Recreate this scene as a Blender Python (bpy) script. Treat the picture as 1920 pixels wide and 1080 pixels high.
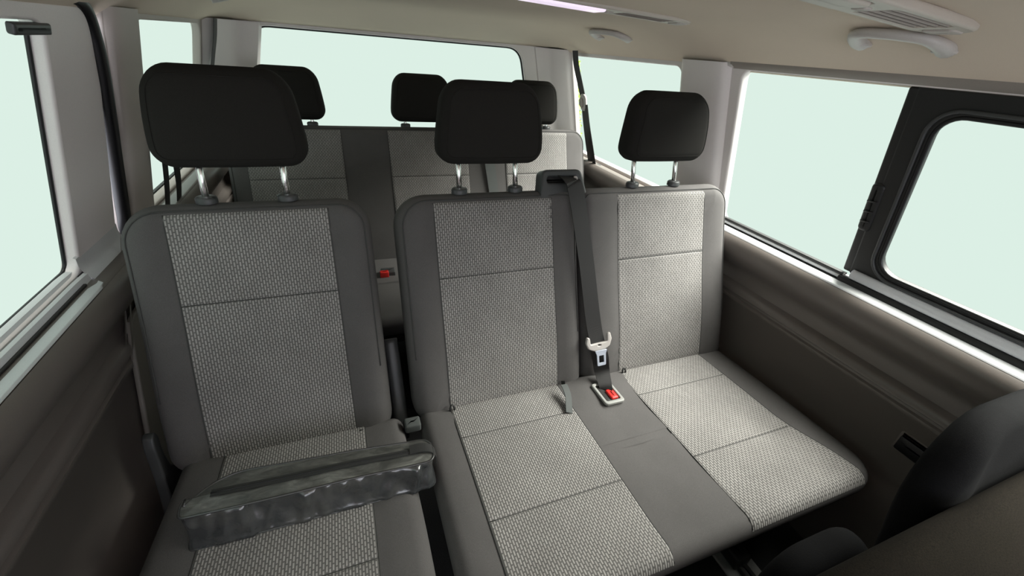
import bpy, bmesh, math, random
from mathutils import Vector, Matrix
random.seed(4)
for o in list(bpy.data.objects): bpy.data.objects.remove(o)
SC = bpy.context.scene
COL = SC.collection
XC = 0.37            # centre line of the van
FLOOR = -0.08

# ------------------------------------------------------------------ camera
cd = bpy.data.cameras.new('camera'); cam = bpy.data.objects.new('camera', cd); COL.objects.link(cam)
cd.sensor_width = 36.0; cd.lens = 775.78/1920*36.0; cd.clip_start = 0.01
R0 = Vector((0.93400, -0.34945, 0.07562)); R1 = Vector((-0.11435, -0.49334, -0.86228)); R2 = Vector((0.33857, 0.79733, -0.50108))
R0 = R0.normalized(); R2 = (R2 - R0*R2.dot(R0)).normalized(); R1 = R2.cross(R0)
cam.matrix_world = Matrix(((R0.x, -R1.x, -R2.x, 0), (R0.y, -R1.y, -R2.y, 0), (R0.z, -R1.z, -R2.z, 1.25), (0, 0, 0, 1)))
SC.camera = cam

# ------------------------------------------------------------------ world, sun, exposure
SKY = (3.0, 3.1, 3.4)                      # bright overcast white
TINT = (0.716/SKY[0], 0.863/SKY[1], 0.783/SKY[2])   # mint privacy glass
w = bpy.data.worlds.new('overcast'); SC.world = w; w.use_nodes = True
bg = w.node_tree.nodes['Background']; bg.inputs[0].default_value = (SKY[0]/1.3, SKY[1]/1.3, SKY[2]/1.3, 1); bg.inputs[1].default_value = 1.3
sd = bpy.data.lights.new('sun', 'SUN'); sun = bpy.data.objects.new('sun', sd); COL.objects.link(sun)
sd.energy = 88.0; sd.angle = math.radians(60); sd.color = (1.0, 0.86, 0.96)
sun.rotation_euler = Vector((-0.58, 0.12, -0.80)).to_track_quat('-Z', 'Y').to_euler()
SC.view_settings.view_transform = 'Standard'; SC.view_settings.look = 'None'
SC.view_settings.exposure = 0.0; SC.view_settings.gamma = 1.0; SC.view_settings.use_curve_mapping = False

# ------------------------------------------------------------------ materials
def base_mat(name, col, rough=.6, metal=0.0, spec=.5):
    m = bpy.data.materials.new(name); m.use_nodes = True
    b = m.node_tree.nodes['Principled BSDF']
    b.inputs['Base Color'].default_value = (*col, 1); b.inputs['Roughness'].default_value = rough
    b.inputs['Metallic'].default_value = metal; b.inputs['Specular IOR Level'].default_value = spec
    return m
def noisy(name, col, rough=.6, scale=300, amt=.25, bump=.15, spec=.5, dist=.001, big=0.0, bigscale=6, detail=3):
    m = base_mat(name, col, rough, 0, spec); nt = m.node_tree; N = nt.nodes; L = nt.links; b = N['Principled BSDF']
    tc = N.new('ShaderNodeTexCoord'); n = N.new('ShaderNodeTexNoise'); n.inputs['Scale'].default_value = scale; n.inputs['Detail'].default_value = detail
    L.new(tc.outputs['Object'], n.inputs['Vector'])
    r = N.new('ShaderNodeMapRange'); r.inputs[1].default_value = .25; r.inputs[2].default_value = .75; r.inputs[3].default_value = 1-amt; r.inputs[4].default_value = 1+amt
    L.new(n.outputs['Fac'], r.inputs[0])
    mx = N.new('ShaderNodeMix'); mx.data_type = 'RGBA'; mx.blend_type = 'MULTIPLY'; mx.inputs[0].default_value = 1
    mx.inputs[6].default_value = (*col, 1); L.new(r.outputs[0], mx.inputs[7])
    out = mx.outputs[2]
    if big:
        n2 = N.new('ShaderNodeTexNoise'); n2.inputs['Scale'].default_value = bigscale; n2.inputs['Detail'].default_value = 4; L.new(tc.outputs['Object'], n2.inputs['Vector'])
        r2 = N.new('ShaderNodeMapRange'); r2.inputs[1].default_value = .3; r2.inputs[2].default_value = .7; r2.inputs[3].default_value = 1-big; r2.inputs[4].default_value = 1+big
        L.new(n2.outputs['Fac'], r2.inputs[0])
        m2 = N.new('ShaderNodeMix'); m2.data_type = 'RGBA'; m2.blend_type = 'MULTIPLY'; m2.inputs[0].default_value = 1
        L.new(out, m2.inputs[6]); L.new(r2.outputs[0], m2.inputs[7]); out = m2.outputs[2]
    L.new(out, b.inputs['Base Color'])
    if bump:
        bp = N.new('ShaderNodeBump'); bp.inputs['Strength'].default_value = bump; bp.inputs['Distance'].default_value = dist
        L.new(n.outputs['Fac'], bp.inputs['Height']); L.new(bp.outputs[0], b.inputs['Normal'])
    return m
M = {}
M['bolster'] = noisy('bolster_fabric', (.097, .092, .0905), .85, 900, .22, .35, .25, .0006, big=.06, bigscale=9)
M['headfab'] = noisy('headrest_fabric', (.019, .0177, .016), .95, 1100, .3, .4, .15, .0006)
M['black'] = noisy('black_plastic', (.012, .012, .012), .5, 500, .15, .05)
M['dplastic'] = noisy('dark_plastic', (.045, .047, .048), .42, 700, .1, .08)
M['rubber'] = base_mat('rubber_seal', (.008, .008, .009), .38)
M['panel'] = noisy('side_panel_plastic', (.145, .127, .115), .34, 1400, .12, .25, .5, .0004)
M['pillar'] = noisy('pillar_plastic', (.78, .73, .72), .5, 900, .05, .1, .4, .0004)
M['pillar_d'] = noisy('pillar_trim_grey', (.47, .425, .395), .55, 900, .05, .1, .4, .0004)
M['ceil'] = noisy('headliner_fabric', (.66, .565, .47), .95, 1200, .06, .2, .15, .0006, big=.03, bigscale=3)
M['light_plastic'] = noisy('light_grey_plastic', (.50, .47, .45), .38, 600, .04, .03)
M['panel_pale'] = noisy('pale_brown_plastic', (.17, .155, .135), .55, 900, .08, .1)
M['console'] = noisy('console_plastic', (.50, .45, .40), .45, 600, .04, .03)
M['slat'] = noisy('slat_plastic', (.36, .31, .28), .45, 600, .04, .03)
M['rail'] = noisy('rail_plastic', (.27, .24, .215), .55, 700, .05, .05)
M['slot'] = base_mat('slot_dark', (.02, .018, .017), .7)
M['chrome'] = base_mat('chrome', (.9, .89, .87), .22, 1.0)
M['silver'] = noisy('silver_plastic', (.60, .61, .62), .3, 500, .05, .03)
M['steel'] = base_mat('steel_plate', (.58, .63, .74), .25, .3)
M['web'] = noisy('belt_webbing', (.017, .016, .016), .55, 1500, .25, .4, .4, .0004)
M['webgrey'] = noisy('grey_webbing', (.075, .082, .080), .8, 1200, .2, .3)
M['red'] = base_mat('red_button', (.62, .025, .02), .35)
M['carpet'] = noisy('floor_carpet', (.034, .034, .034), .95, 500, .5, .6, .1, .002)
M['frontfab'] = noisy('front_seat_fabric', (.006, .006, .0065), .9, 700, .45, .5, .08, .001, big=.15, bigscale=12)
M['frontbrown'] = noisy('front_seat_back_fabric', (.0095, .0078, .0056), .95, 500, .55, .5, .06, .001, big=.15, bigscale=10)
M['bezel'] = noisy('grey_bezel', (.30, .30, .285), .4, 500, .05, .03)
M['thread'] = base_mat('seam_thread', (.05, .05, .048), .8)
M['label'] = base_mat('label_print', (.55, .5, .42), .7)

def fabric():
    m = base_mat('woven_insert_fabric', (.2, .2, .19), .85, 0, .25); nt = m.node_tree; N = nt.nodes; L = nt.links; b = N['Principled BSDF']
    uv = N.new('ShaderNodeUVMap'); sp = N.new('ShaderNodeSeparateXYZ'); cb = N.new('ShaderNodeCombineXYZ')
    L.new(uv.outputs[0], sp.inputs[0]); L.new(sp.outputs['Y'], cb.inputs['X']); L.new(sp.outputs['X'], cb.inputs['Y'])
    br = N.new('ShaderNodeTexBrick'); br.offset = .5; br.inputs['Scale'].default_value = 1
    br.inputs['Brick Width'].default_value = .0135; br.inputs['Row Height'].default_value = .0060
    br.inputs['Mortar Size'].default_value = .0023; br.inputs['Mortar Smooth'].default_value = .75; br.inputs['Bias'].default_value = -.1
    br.inputs['Color1'].default_value = (.375, .36, .345, 1); br.inputs['Color2'].default_value = (.315, .30, .287, 1); br.inputs['Mortar'].default_value = (.125, .12, .116, 1)
    L.new(cb.outputs[0], br.inputs['Vector'])
    tc = N.new('ShaderNodeTexCoord'); n = N.new('ShaderNodeTexNoise'); n.inputs['Scale'].default_value = 7; n.inputs['Detail'].default_value = 5
    L.new(tc.outputs['Object'], n.inputs['Vector'])
    r = N.new('ShaderNodeMapRange'); r.inputs[1].default_value = .3; r.inputs[2].default_value = .7; r.inputs[3].default_value = .90; r.inputs[4].default_value = 1.10
    L.new(n.outputs['Fac'], r.inputs[0])
    mx = N.new('ShaderNodeMix'); mx.data_type = 'RGBA'; mx.blend_type = 'MULTIPLY'; mx.inputs[0].default_value = 1
    L.new(br.outputs['Color'], mx.inputs[6]); L.new(r.outputs[0], mx.inputs[7]); L.new(mx.outputs[2], b.inputs['Base Color'])
    inv = N.new('ShaderNodeMath'); inv.operation = 'SUBTRACT'; inv.inputs[0].default_value = 1; L.new(br.outputs['Fac'], inv.inputs[1])
    bp = N.new('ShaderNodeBump'); bp.inputs['Strength'].default_value = .5; bp.inputs['Distance'].default_value = .0012
    L.new(inv.outputs[0], bp.inputs['Height']); L.new(bp.outputs[0], b.inputs['Normal'])
    return m
M['insert'] = fabric()
def glass():
    m = bpy.data.materials.new('tinted_glass'); m.use_nodes = True; nt = m.node_tree; N = nt.nodes; L = nt.links
    N.remove(N['Principled BSDF']); t = N.new('ShaderNodeBsdfTransparent'); t.inputs[0].default_value = (*[math.sqrt(c) for c in TINT], 1)
    L.new(t.outputs[0], N['Material Output'].inputs[0]); return m
M['glass'] = glass()
def lampmat():
    m = base_mat('dome_lens', (.8, .75, .8), .2); b = m.node_tree.nodes['Principled BSDF']
    b.inputs['Emission Color'].default_value = (.86, .72, .92, 1); b.inputs['Emission Strength'].default_value = .8; return m
M['lens'] = lampmat()
def nylon():
    m = base_mat('black_nylon', (.030, .032, .032), .25, 0, 1.0); nt = m.node_tree; N = nt.nodes; L = nt.links; b = N['Principled BSDF']
    b.inputs['Coat Weight'].default_value = .5; b.inputs['Coat Roughness'].default_value = .18
    tc = N.new('ShaderNodeTexCoord'); mp = N.new('ShaderNodeMapping'); mp.inputs['Scale'].default_value = (1.0, 1.6, .8); mp.inputs['Rotation'].default_value = (.3, .5, .4)
    L.new(tc.outputs['Object'], mp.inputs[0])
    n = N.new('ShaderNodeTexNoise'); n.inputs['Scale'].default_value = 26; n.inputs['Detail'].default_value = 4; n.inputs['Distortion'].default_value = 1.2; L.new(mp.outputs[0], n.inputs['Vector'])
    bp = N.new('ShaderNodeBump'); bp.inputs['Strength'].default_value = .35; bp.inputs['Distance'].default_value = .006
    L.new(n.outputs['Fac'], bp.inputs['Height']); L.new(bp.outputs[0], b.inputs['Normal'])
    n2 = N.new('ShaderNodeTexNoise'); n2.inputs['Scale'].default_value = 22; n2.inputs['Detail'].default_value = 6; L.new(tc.outputs['Object'], n2.inputs['Vector'])
    cr = N.new('ShaderNodeValToRGB'); cr.color_ramp.elements[0].position = .45; cr.color_ramp.elements[0].color = (.042, .045, .047, 1); cr.color_ramp.elements[1].position = .75; cr.color_ramp.elements[1].color = (.085, .085, .08, 1)
    L.new(n2.outputs['Fac'], cr.inputs[0]); L.new(cr.outputs[0], b.inputs['Base Color'])
    return m
M['nylon'] = nylon()
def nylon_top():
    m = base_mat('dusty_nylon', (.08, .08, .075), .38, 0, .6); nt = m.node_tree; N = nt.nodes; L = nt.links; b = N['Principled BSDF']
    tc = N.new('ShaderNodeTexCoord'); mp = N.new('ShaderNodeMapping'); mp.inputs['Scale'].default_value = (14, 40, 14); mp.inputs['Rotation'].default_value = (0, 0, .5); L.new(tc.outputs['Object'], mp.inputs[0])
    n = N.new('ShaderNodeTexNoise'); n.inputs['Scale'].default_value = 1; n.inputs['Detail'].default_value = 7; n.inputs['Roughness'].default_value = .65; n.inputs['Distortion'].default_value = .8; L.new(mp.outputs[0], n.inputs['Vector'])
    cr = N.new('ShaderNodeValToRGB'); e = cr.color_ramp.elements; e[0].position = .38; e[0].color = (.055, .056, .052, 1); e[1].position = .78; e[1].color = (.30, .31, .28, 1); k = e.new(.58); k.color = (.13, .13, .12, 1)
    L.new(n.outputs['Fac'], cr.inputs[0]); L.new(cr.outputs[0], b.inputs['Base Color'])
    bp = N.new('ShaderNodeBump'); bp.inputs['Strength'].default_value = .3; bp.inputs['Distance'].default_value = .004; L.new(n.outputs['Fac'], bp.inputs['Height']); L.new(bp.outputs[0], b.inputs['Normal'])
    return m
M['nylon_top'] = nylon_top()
M['piping'] = base_mat('glossy_piping', (.05, .05, .05), .22, 0, .9)
M['zip'] = noisy('zip_tape', (.030, .030, .029), .75, 900, .3, .4)
M['leaf'] = noisy('leaf_green', (.36, .52, .06), .6, 60, .4, 0)
M['bark'] = noisy('bark', (.12, .08, .05), .9, 60, .3, .3)

# ------------------------------------------------------------------ helpers
def link(name, me, mat=None, parent=None, smooth=True, mw=None):
    o = bpy.data.objects.new(name, me); COL.objects.link(o)
    if mat is not None: me.materials.append(M[mat])
    if smooth:
        for p in me.polygons: p.use_smooth = True
    if mw is not None:
        o.matrix_world = mw
    if parent is not None:
        o.parent = parent; o.matrix_parent_inverse = parent.matrix_basis.inverted()
    return o
def mesh(name, vs, fs):
    me = bpy.data.meshes.new(name); me.from_pydata([tuple(v) for v in vs], [], fs); me.update(); return me
def tag(o, label=None, cat=None, group=None, kind=None):
    if label: o['label'] = label
    if cat: o['category'] = cat
    if group: o['group'] = group
    if kind: o['kind'] = kind
    return o
def thing(name, loc, label, cat, group=None):
    o = bpy.data.objects.new(name, None); o.empty_display_size = .05; COL.objects.link(o); o.location = loc
    bpy.context.view_layer.update()
    return tag(o, label, cat, group)
def fr(O, u, v, n):
    O, u, v, n = Vector(O), Vector(u).normalized(), Vector(v).normalized(), Vector(n).normalized()
    return Matrix(((u.x, v.x, n.x, O.x), (u.y, v.y, n.y, O.y), (u.z, v.z, n.z, O.z), (0, 0, 0, 1)))
def outline(hw, v0, v1, rads, seg=7, sub=8):
    """rounded rectangle, counter-clockwise from the bottom right corner; rads = (BR, TR, TL, BL)"""
    pts = []
    cs = [(hw, v0, -90, rads[0]), (hw, v1, 0, rads[1]), (-hw, v1, 90, rads[2]), (-hw, v0, 180, rads[3])]
    for i, (cx, cy, a0, r) in enumerate(cs):
        sx = 1 if cx > 0 else -1; sy = 1 if cy == v1 else -1
        ox, oy = cx - sx*r, cy - sy*r
        for k in range(seg+1):
            a = math.radians(a0 + 90*k/seg); pts.append((ox + r*math.cos(a), oy + r*math.sin(a)))
        nx_, ny_, na, nr = cs[(i+1) % 4]
        sx2 = 1 if nx_ > 0 else -1; sy2 = 1 if ny_ == v1 else -1
        ex, ey = nx_ - sx2*nr + nr*math.cos(math.radians(na)), ny_ - sy2*nr + nr*math.sin(math.radians(na))
        px, py = pts[-1]
        for k in range(1, sub): t = k/sub; pts.append((px + (ex-px)*t, py + (ey-py)*t))
    return pts
def slab(hw, h, d, rads, re, rb=.01, g=None, us=None, K=6, rings=7, seg=7, sub=8):
    """soft slab: u in +-hw, v in 0..h, front at n=0, back at n=-d; re / rb = round-over of the front / back edge"""
    if not isinstance(rads, (tuple, list)): rads = (rads,)*4
    def ring(ins):
        rr = [max(r-ins, .003) for r in rads]; return outline(hw-ins, ins, h-ins, rr, seg, sub)
    L = []
    mi = min(hw, h/2)
    ib = min(mi*.6, .05)
    L.append([(u, v, -d) for u, v in ring(ib)])
    for k in range(4):
        a = math.pi/2*k/3; L.append([(u, v, -d + rb*(1-math.cos(a))) for u, v in ring(rb*(1-math.sin(a)))])
    for k in range(K+1):
        a = math.pi/2*k/K; L.append([(u, v, -re*(1-math.sin(a))) for u, v in ring(re*(1-math.cos(a)))])
    for k in range(1, rings+1):
        ins = re + (mi*.96-re)*k/rings
        if ins > re: L.append([(u, v, 0.0) for u, v in ring(ins)])
    vs = []; fs = []; n = len(L[0])
    for r in L:
        for u, v, z in r:
            wgt = max(0, min(1, (z+d)/max(d-re, 1e-4))) if z < -re else 1
            dz = g(u, v)*wgt if g else 0
            vs.append(((us(v)*u if us else u), v, z+dz))
    for i in range(len(L)-1):
        for k in range(n): a, b = i*n+k, i*n+(k+1) % n; fs.append((a, b, b+n, a+n))
    fs.append(tuple(range(n-1, -1, -1))); last = (len(L)-1)*n; fs.append(tuple(range(last, last+n)))
    return vs, fs
def front(u, v, hw, h, rads, re, g=None):
    """height of a slab's front at (u, v)"""
    if not isinstance(rads, (tuple, list)): rads = (rads,)*4
    top = v > h/2; right = u > 0
    r = rads[1] if (top and right) else rads[2] if top else rads[0] if right else rads[3]
    qx = abs(u)-(hw-r); qy = abs(v-h/2)-(h/2-r)
    sd = math.hypot(max(qx, 0), max(qy, 0)) + min(max(qx, qy), 0) - r
    dd = max(0, min(re, -sd)); n = -re + math.sqrt(max(0, re*re-(re-dd)**2))
    return n + (g(u, v) if g else 0)
def sstep(a, b, x): t = max(0, min(1, (x-a)/(b-a))); return t*t*(3-2*t)
def steps(a, b, n, e=(0, .0025, .006, .011)):
    s = 1 if b > a else -1; L = abs(b-a); e = [x for x in e if x < L*.3]
    mid = [e[-1] + (L-2*e[-1])*k/n for k in range(1, n)]
    return [a+s*x for x in (list(e)+mid+[L-x for x in reversed(e)])]
def patch(name, u0, u1, v0, v1, hf, parent, mw, off=.0035, nu=16, nv=22, mat='insert', us=None, tuck=.0008, edges=(1, 1, 1, 1), fl=0.0):
    """padded fabric panel that follows the surface hf(u, v); edges tucked in as a seam"""
    U = steps(u0, u1, nu); V = steps(v0, v1, nv); vs = []; fs = []; uvs = []
    for v in V:
        for u in U:
            ds = []; U_ = u + (fl*(u-u0)/(u1-u0)*(1-sstep(0.0, .26, v)) if fl else 0)
            if edges[0]: ds.append(u-u0)
            if edges[1]: ds.append(u1-u)
            if edges[2]: ds.append(v-v0)
            if edges[3]: ds.append(v1-v)
            d_ = min(ds); t = min(1, d_/.006); t = math.sin(t*math.pi/2)
            vs.append(((us(v)*U_ if us else U_), v, hf(U_, v) + tuck + (off-tuck)*t)); uvs.append((u, v))
    nU = len(U)
    for j in range(len(V)-1):
        for i in range(nU-1): a = j*nU+i; fs.append((a, a+1, a+1+nU, a+nU))
    me = mesh(name, vs, fs); lay = me.uv_layers.new(name='UVMap')
    for lp in me.loops: lay.data[lp.index].uv = uvs[lp.vertex_index]
    return link(name, me, mat, parent, True, mw)
def tube_geo(pts, r, seg=8, closed=False, cap=True, flat=1.0, up=None):
    pts = [Vector(p) for p in pts]; n = len(pts); vs = []; fs = []
    rr = r if isinstance(r, (list, tuple)) else [r]*n
    prev = None
    for i, p in enumerate(pts):
        if closed: t = pts[(i+1) % n]-pts[i-1]
        else: t = pts[min(i+1, n-1)]-pts[max(i-1, 0)]
        t.normalize()
        if prev is None:
            a = Vector(up) if up else (Vector((0, 0, 1)) if abs(t.z) < .9 else Vector((1, 0, 0)))
            s = t.cross(a).normalized()
        else:
            s = (prev - t*prev.dot(t)).normalized()
        prev = s; q = s.cross(t)
        for k in range(seg):
            a = 2*math.pi*k/seg; vs.append(p + s*(rr[i]*math.cos(a)) + q*(rr[i]*flat*math.sin(a)))
    m = n if closed else n-1
    for i in range(m):
        for k in range(seg):
            a = i*seg+k; b = i*seg+(k+1) % seg; c = ((i+1) % n)*seg+(k+1) % seg; d = ((i+1) % n)*seg+k; fs.append((a, d, c, b))
    if cap and not closed:
        fs.append(tuple(range(seg))); fs.append(tuple(reversed(range((n-1)*seg, n*seg))))
    return vs, fs
def tube(name, pts, r, mat, parent=None, seg=8, closed=False, flat=1.0, up=None, mw=None):
    vs, fs = tube_geo(pts, r, seg, closed, True, flat, up)
    return link(name, mesh(name, vs, fs), mat, parent, True, mw)
def smooth_path(P, n=10):
    """Catmull-Rom through P"""
    P = [Vector(p) for p in P]; out = []
    Q = [P[0]*2-P[1]] + P + [P[-1]*2-P[-2]]
    for i in range(1, len(Q)-2):
        for k in range(n):
            t = k/n; a, b, c, d = Q[i-1], Q[i], Q[i+1], Q[i+2]
            out.append(.5*((2*b) + (c-a)*t + (2*a-5*b+4*c-d)*t*t + (3*b-a-3*c+d)*t**3))
    out.append(P[-1]); return out
def ribbon(name, pts, wdir, width, th, mat, parent=None, n=10):
    """flat webbing along pts; wdir: one vector or one per point"""
    k = len(pts); wd = wdir if isinstance(wdir, list) else [wdir]*k
    P = smooth_path(pts, n); Wd = smooth_path(wd, n); vs = []; fs = []
    ws = width if isinstance(width, list) else [width]*k
    for i, p in enumerate(P):
        t = (P[min(i+1, len(P)-1)]-P[max(i-1, 0)]).normalized(); s = Wd[i]; s = (s - t*s.dot(t)).normalized(); q = t.cross(s)
        f = i/(len(P)-1)*(k-1); j = min(int(f), k-2); ww = ws[j] + (ws[j+1]-ws[j])*(f-j)
        for a, b in ((-.5, -.5), (.5, -.5), (.5, .5), (-.5, .5)): vs.append(p + s*(a*ww) + q*(b*th))
    for i in range(len(P)-1):
        for e in range(4): a = i*4+e; b = i*4+(e+1) % 4; fs.append((a, b, b+4, a+4))
    fs.append((3, 2, 1, 0)); l = (len(P)-1)*4; fs.append((l, l+1, l+2, l+3))
    return link(name, mesh(name, vs, fs), mat, parent, False)
def loft(name, profiles, mat, parent=None, smooth=True, closed=False):
    """profiles: list of lists of points, all of one length"""
    vs = []; fs = []; n = len(profiles[0])
    for pr in profiles: vs += pr
    for i in range(len(profiles)-1):
        for k in range(n if closed else n-1): a = i*n+k; b = i*n+(k+1) % n; fs.append((a, b, b+n, a+n))
    if closed: fs.append(tuple(range(n))); l = (len(profiles)-1)*n; fs.append(tuple(reversed(range(l, l+n))))
    return link(name, mesh(name, vs, fs), mat, parent, smooth)
def autosmooth(o, deg=35):
    me = o.data
    for p in me.polygons: p.use_smooth = True
    me.set_sharp_from_angle(angle=math.radians(deg)); return o
def plate(name, outer, holes, th, bev, mw, mat, parent=None):
    """flat plate with holes: 2-D loops extruded to thickness th, edges bevelled"""
    cu = bpy.data.curves.new(name, 'CURVE'); cu.dimensions = '2D'; cu.fill_mode = 'BOTH'; cu.extrude = max(th/2-bev, 0); cu.bevel_depth = bev; cu.bevel_resolution = 2; cu.offset = -bev
    for lp in [outer]+holes:
        s = cu.splines.new('POLY'); s.points.add(len(lp)-1); s.use_cyclic_u = True
        for i, (a, b) in enumerate(lp): s.points[i].co = (a, b, 0, 1)
    o = bpy.data.objects.new(name+'_c', cu); COL.objects.link(o)
    dg = bpy.context.evaluated_depsgraph_get(); me = bpy.data.meshes.new_from_object(o.evaluated_get(dg)); bpy.data.objects.remove(o); bpy.data.curves.remove(cu)
    me.name = name
    me.materials.clear()
    ob = link(name, me, mat, parent, False, mw); return autosmooth(ob, 40)
def rrect(a0, a1, b0, b1, r, seg=7):
    if not isinstance(r, (tuple, list)): r = (r,)*4
    cs = [(a1-r[0], b0+r[0], -90, r[0]), (a1-r[1], b1-r[1], 0, r[1]), (a0+r[2], b1-r[2], 90, r[2]), (a0+r[3], b0+r[3], 180, r[3])]
    return [(cx+rr*math.cos(math.radians(a+90*k/seg)), cy+rr*math.sin(math.radians(a+90*k/seg))) for cx, cy, a, rr in cs for k in range(seg+1)]
def rquad(P, r, seg=7):
    """quad with rounded corners"""
    out = []; n = len(P)
    for i in range(n):
        p = Vector((*P[i], 0)); a = Vector((*P[i-1], 0)); b = Vector((*P[(i+1) % n], 0))
        rr = r[i] if isinstance(r, (list, tuple)) else r
        p0 = p+(a-p).normalized()*rr; p1 = p+(b-p).normalized()*rr
        for k in range(seg+1):
            t = k/seg; q = p0*(1-t)**2 + p*2*t*(1-t) + p1*t*t; out.append((q.x, q.y))
    return out
def softbox(name, hw, h, d, rads, re, mw, mat, parent=None, rb=None, g=None, us=None, **kw):
    vs, fs = slab(hw, h, d, rads, re, re if rb is None else rb, g, us, **kw)
    return autosmooth(link(name, mesh(name, vs, fs), mat, parent, True, mw), 60)
X, Y, Z = Vector((1, 0, 0)), Vector((0, 1, 0)), Vector((0, 0, 1))
def boxat(name, lo, hi, bev, mat, parent=None):
    lo, hi = Vector(lo), Vector(hi); c = (lo+hi)/2; s = hi-lo
    return softbox(name, s.x/2, s.y, s.z, min(bev, s.x*.45, s.y*.45), min(bev, s.z*.45, s.x*.4, s.y*.4), fr((c.x, lo.y, hi.z), X, Y, Z), mat, parent, K=3, rings=1, seg=3, sub=1)

# ------------------------------------------------------------------ the body shell
KS = .2418                                            # tumblehome of the side windows
def wx(side, z, inn=0.0):                             # x of the window plane at height z
    return XC + side*(.96 - (z-.78)*KS - inn)
def side_frame(side):
    """(a, b) = (y, along the slope from z=.78); normal towards the inside"""
    c = 1/math.sqrt(1+KS*KS); up = Vector((-side*KS*c, 0, c))
    n = Vector((-side*c, 0, -KS*c))
    u = up.cross(n)
    return fr((XC+side*.96, 0, .78), u, up, n), (1 if u.y > 0 else -1), 1/c
SR, fR_, SL_ = side_frame(1)
SLf, fL_, _ = side_frame(-1)
def vz(z): return (z-.78)*SL_
def side_loop(side, y0, y1, z0, z1, r):
    f = fR_ if side > 0 else fL_
    if f > 0: return rrect(y0, y1, vz(z0), vz(z1), r)
    rr = r if not isinstance(r, (tuple, list)) else (r[3], r[2], r[1], r[0])
    return rrect(-y1, -y0, vz(z0), vz(z1), rr)
def sframe(side, inn):
    m = (SR if side > 0 else SLf).copy(); n = m.col[2].to_3d(); m.translation = m.translation + n*inn; return m

YF, YB = -1.10, 2.42
# floor
NX, NY = 30, 40
fl = mesh('floor', [(XC-.93, YF, FLOOR), (XC+.93, YF, FLOOR), (XC+.93, YB, FLOOR), (XC-.93, YB, FLOOR)], [(0, 1, 2, 3)])
tag(link('floor', fl, 'carpet', None, False), 'dark carpeted van floor below the seats', 'floor', kind='structure')
# ceiling
CW = [(0, 1.362), (.3, 1.360), (.5, 1.355), (.60, 1.346), (.66, 1.334), (.71, 1.318), (.75, 1.300), (.785, 1.281), (.815, 1.263), (.835, 1.250), (.85, 1.240)]
def cz(x):
    a = abs(x-XC)
    for (w0, z0), (w1, z1) in zip(CW, CW[1:]):
        if a <= w1: return z0+(z1-z0)*(a-w0)/(w1-w0)
    return CW[-1][1]
def ceilz(x, y):
    z = cz(x)
    if y > 1.95: t = min(1, (y-1.95)/.45); z = z + (min(z, 1.262)-z)*(t*t)
    return z
xs = [XC-a for a, _ in reversed(CW)] + [XC+a for a, _ in CW[1:]]
ys = [YF + (1.95-YF)*k/12 for k in range(13)] + [1.95+.45*k/10 for k in range(1, 11)]
pr = [[(x, y, ceilz(x, y)) for x in xs] for y in ys]
ce = loft('ceiling', pr, 'ceil'); tag(ce, 'beige cloth headliner curving down to the windows', 'ceiling', kind='structure')
so = ce.modifiers.new('thick', 'SOLIDIFY'); so.thickness = .03; so.offset = 1.0
# lower side walls with ribs and a rounded window ledge
WP = [(.90, FLOOR), (.905, .00), (.912, .15), (.918, .26), (.924, .27), (.928, .30), (.928, .492), (.921, .498), (.921, .510), (.928, .514), (.928, .522), (.919, .528), (.919, .545), (.926, .552), (.940, .560), (.944, .59), (.938, .612), (.918, .628), (.896, .648), (.882, .672), (.8775, .694), (.8805, .711), (.888, .723), (.8965, .729), (.8985, .7265), (.9005, .7295), (.907, .731), (.930, .733), (.938, .731), (.940, .722), (.962, .722), (.962, .700), (.985, .700)]
def wallside(name, side, y0, y1, label, parts=24):
    pr = []
    for k in range(parts+1):
        y = y0+(y1-y0)*k/parts; pr.append([(XC+side*a, y, z) for a, z in (WP if side < 0 else WP)])
    if side > 0: pr = [list(reversed(p)) for p in pr]
    o = autosmooth(loft(name, pr, 'panel'), 50)
    return tag(o, label, 'side panel', kind='structure')
wr = wallside('wall_right', 1, YF, YB, 'dark grey plastic side panel with ribs below the right windows')
wl = wallside('wall_left', -1, YF, 1.30, 'dark sliding door panel below the left front window')
lr = wallside('wall_left_rear', -1, 1.301, YB, 'grey side panel with ledge below the left rear quarter window', 12)
wb = boxat('wall_rear', (XC-.95, 2.40, FLOOR), (XC+.95, 2.45, .72), .01, 'panel'); tag(wb, 'dark tailgate lining behind the rear bench', 'tailgate panel', kind='structure')
wf = boxat('wall_front', (XC-.93, YF-.35, FLOOR), (XC+.93, YF, .70), .06, 'panel'); tag(wf, 'dark dashboard below the windscreen', 'dashboard', kind='structure')
# upper side walls: plates with window openings
def sideplate(name, side, y0, y1, z0, z1, holes, th, inn, mat, label, r=.012):
    o = plate(name, side_loop(side, y0, y1, z0, z1, r), [side_loop(side, *h) for h in holes], th, .006, sframe(side, inn), mat)
    return tag(o, label, 'pillar trim', kind='structure')
sideplate('trim_1', 1, YF, YB, .712, 1.268, [(1.41, 2.295, .745, 1.240, .035), (YF+.04, 1.125, .742, 1.246, (.03, .03, .02, .02))], .03, .0, 'pillar', 'light grey window surround of the right side wall')
sideplate('trim_2', -1, 1.335, YB, .712, 1.268, [(1.515, 2.195, .735, 1.242, .05)], .03, .0, 'pillar_d', 'grey window surround beside the left rear quarter window')
sideplate('trim_3', -1, YF, 1.285, .745, 1.262, [(YF+.04, 1.085, .752, 1.232, (.03, .03, .012, .012))], .03, .002, 'pillar', 'light grey sliding door frame around the left front window', .03)
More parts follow.
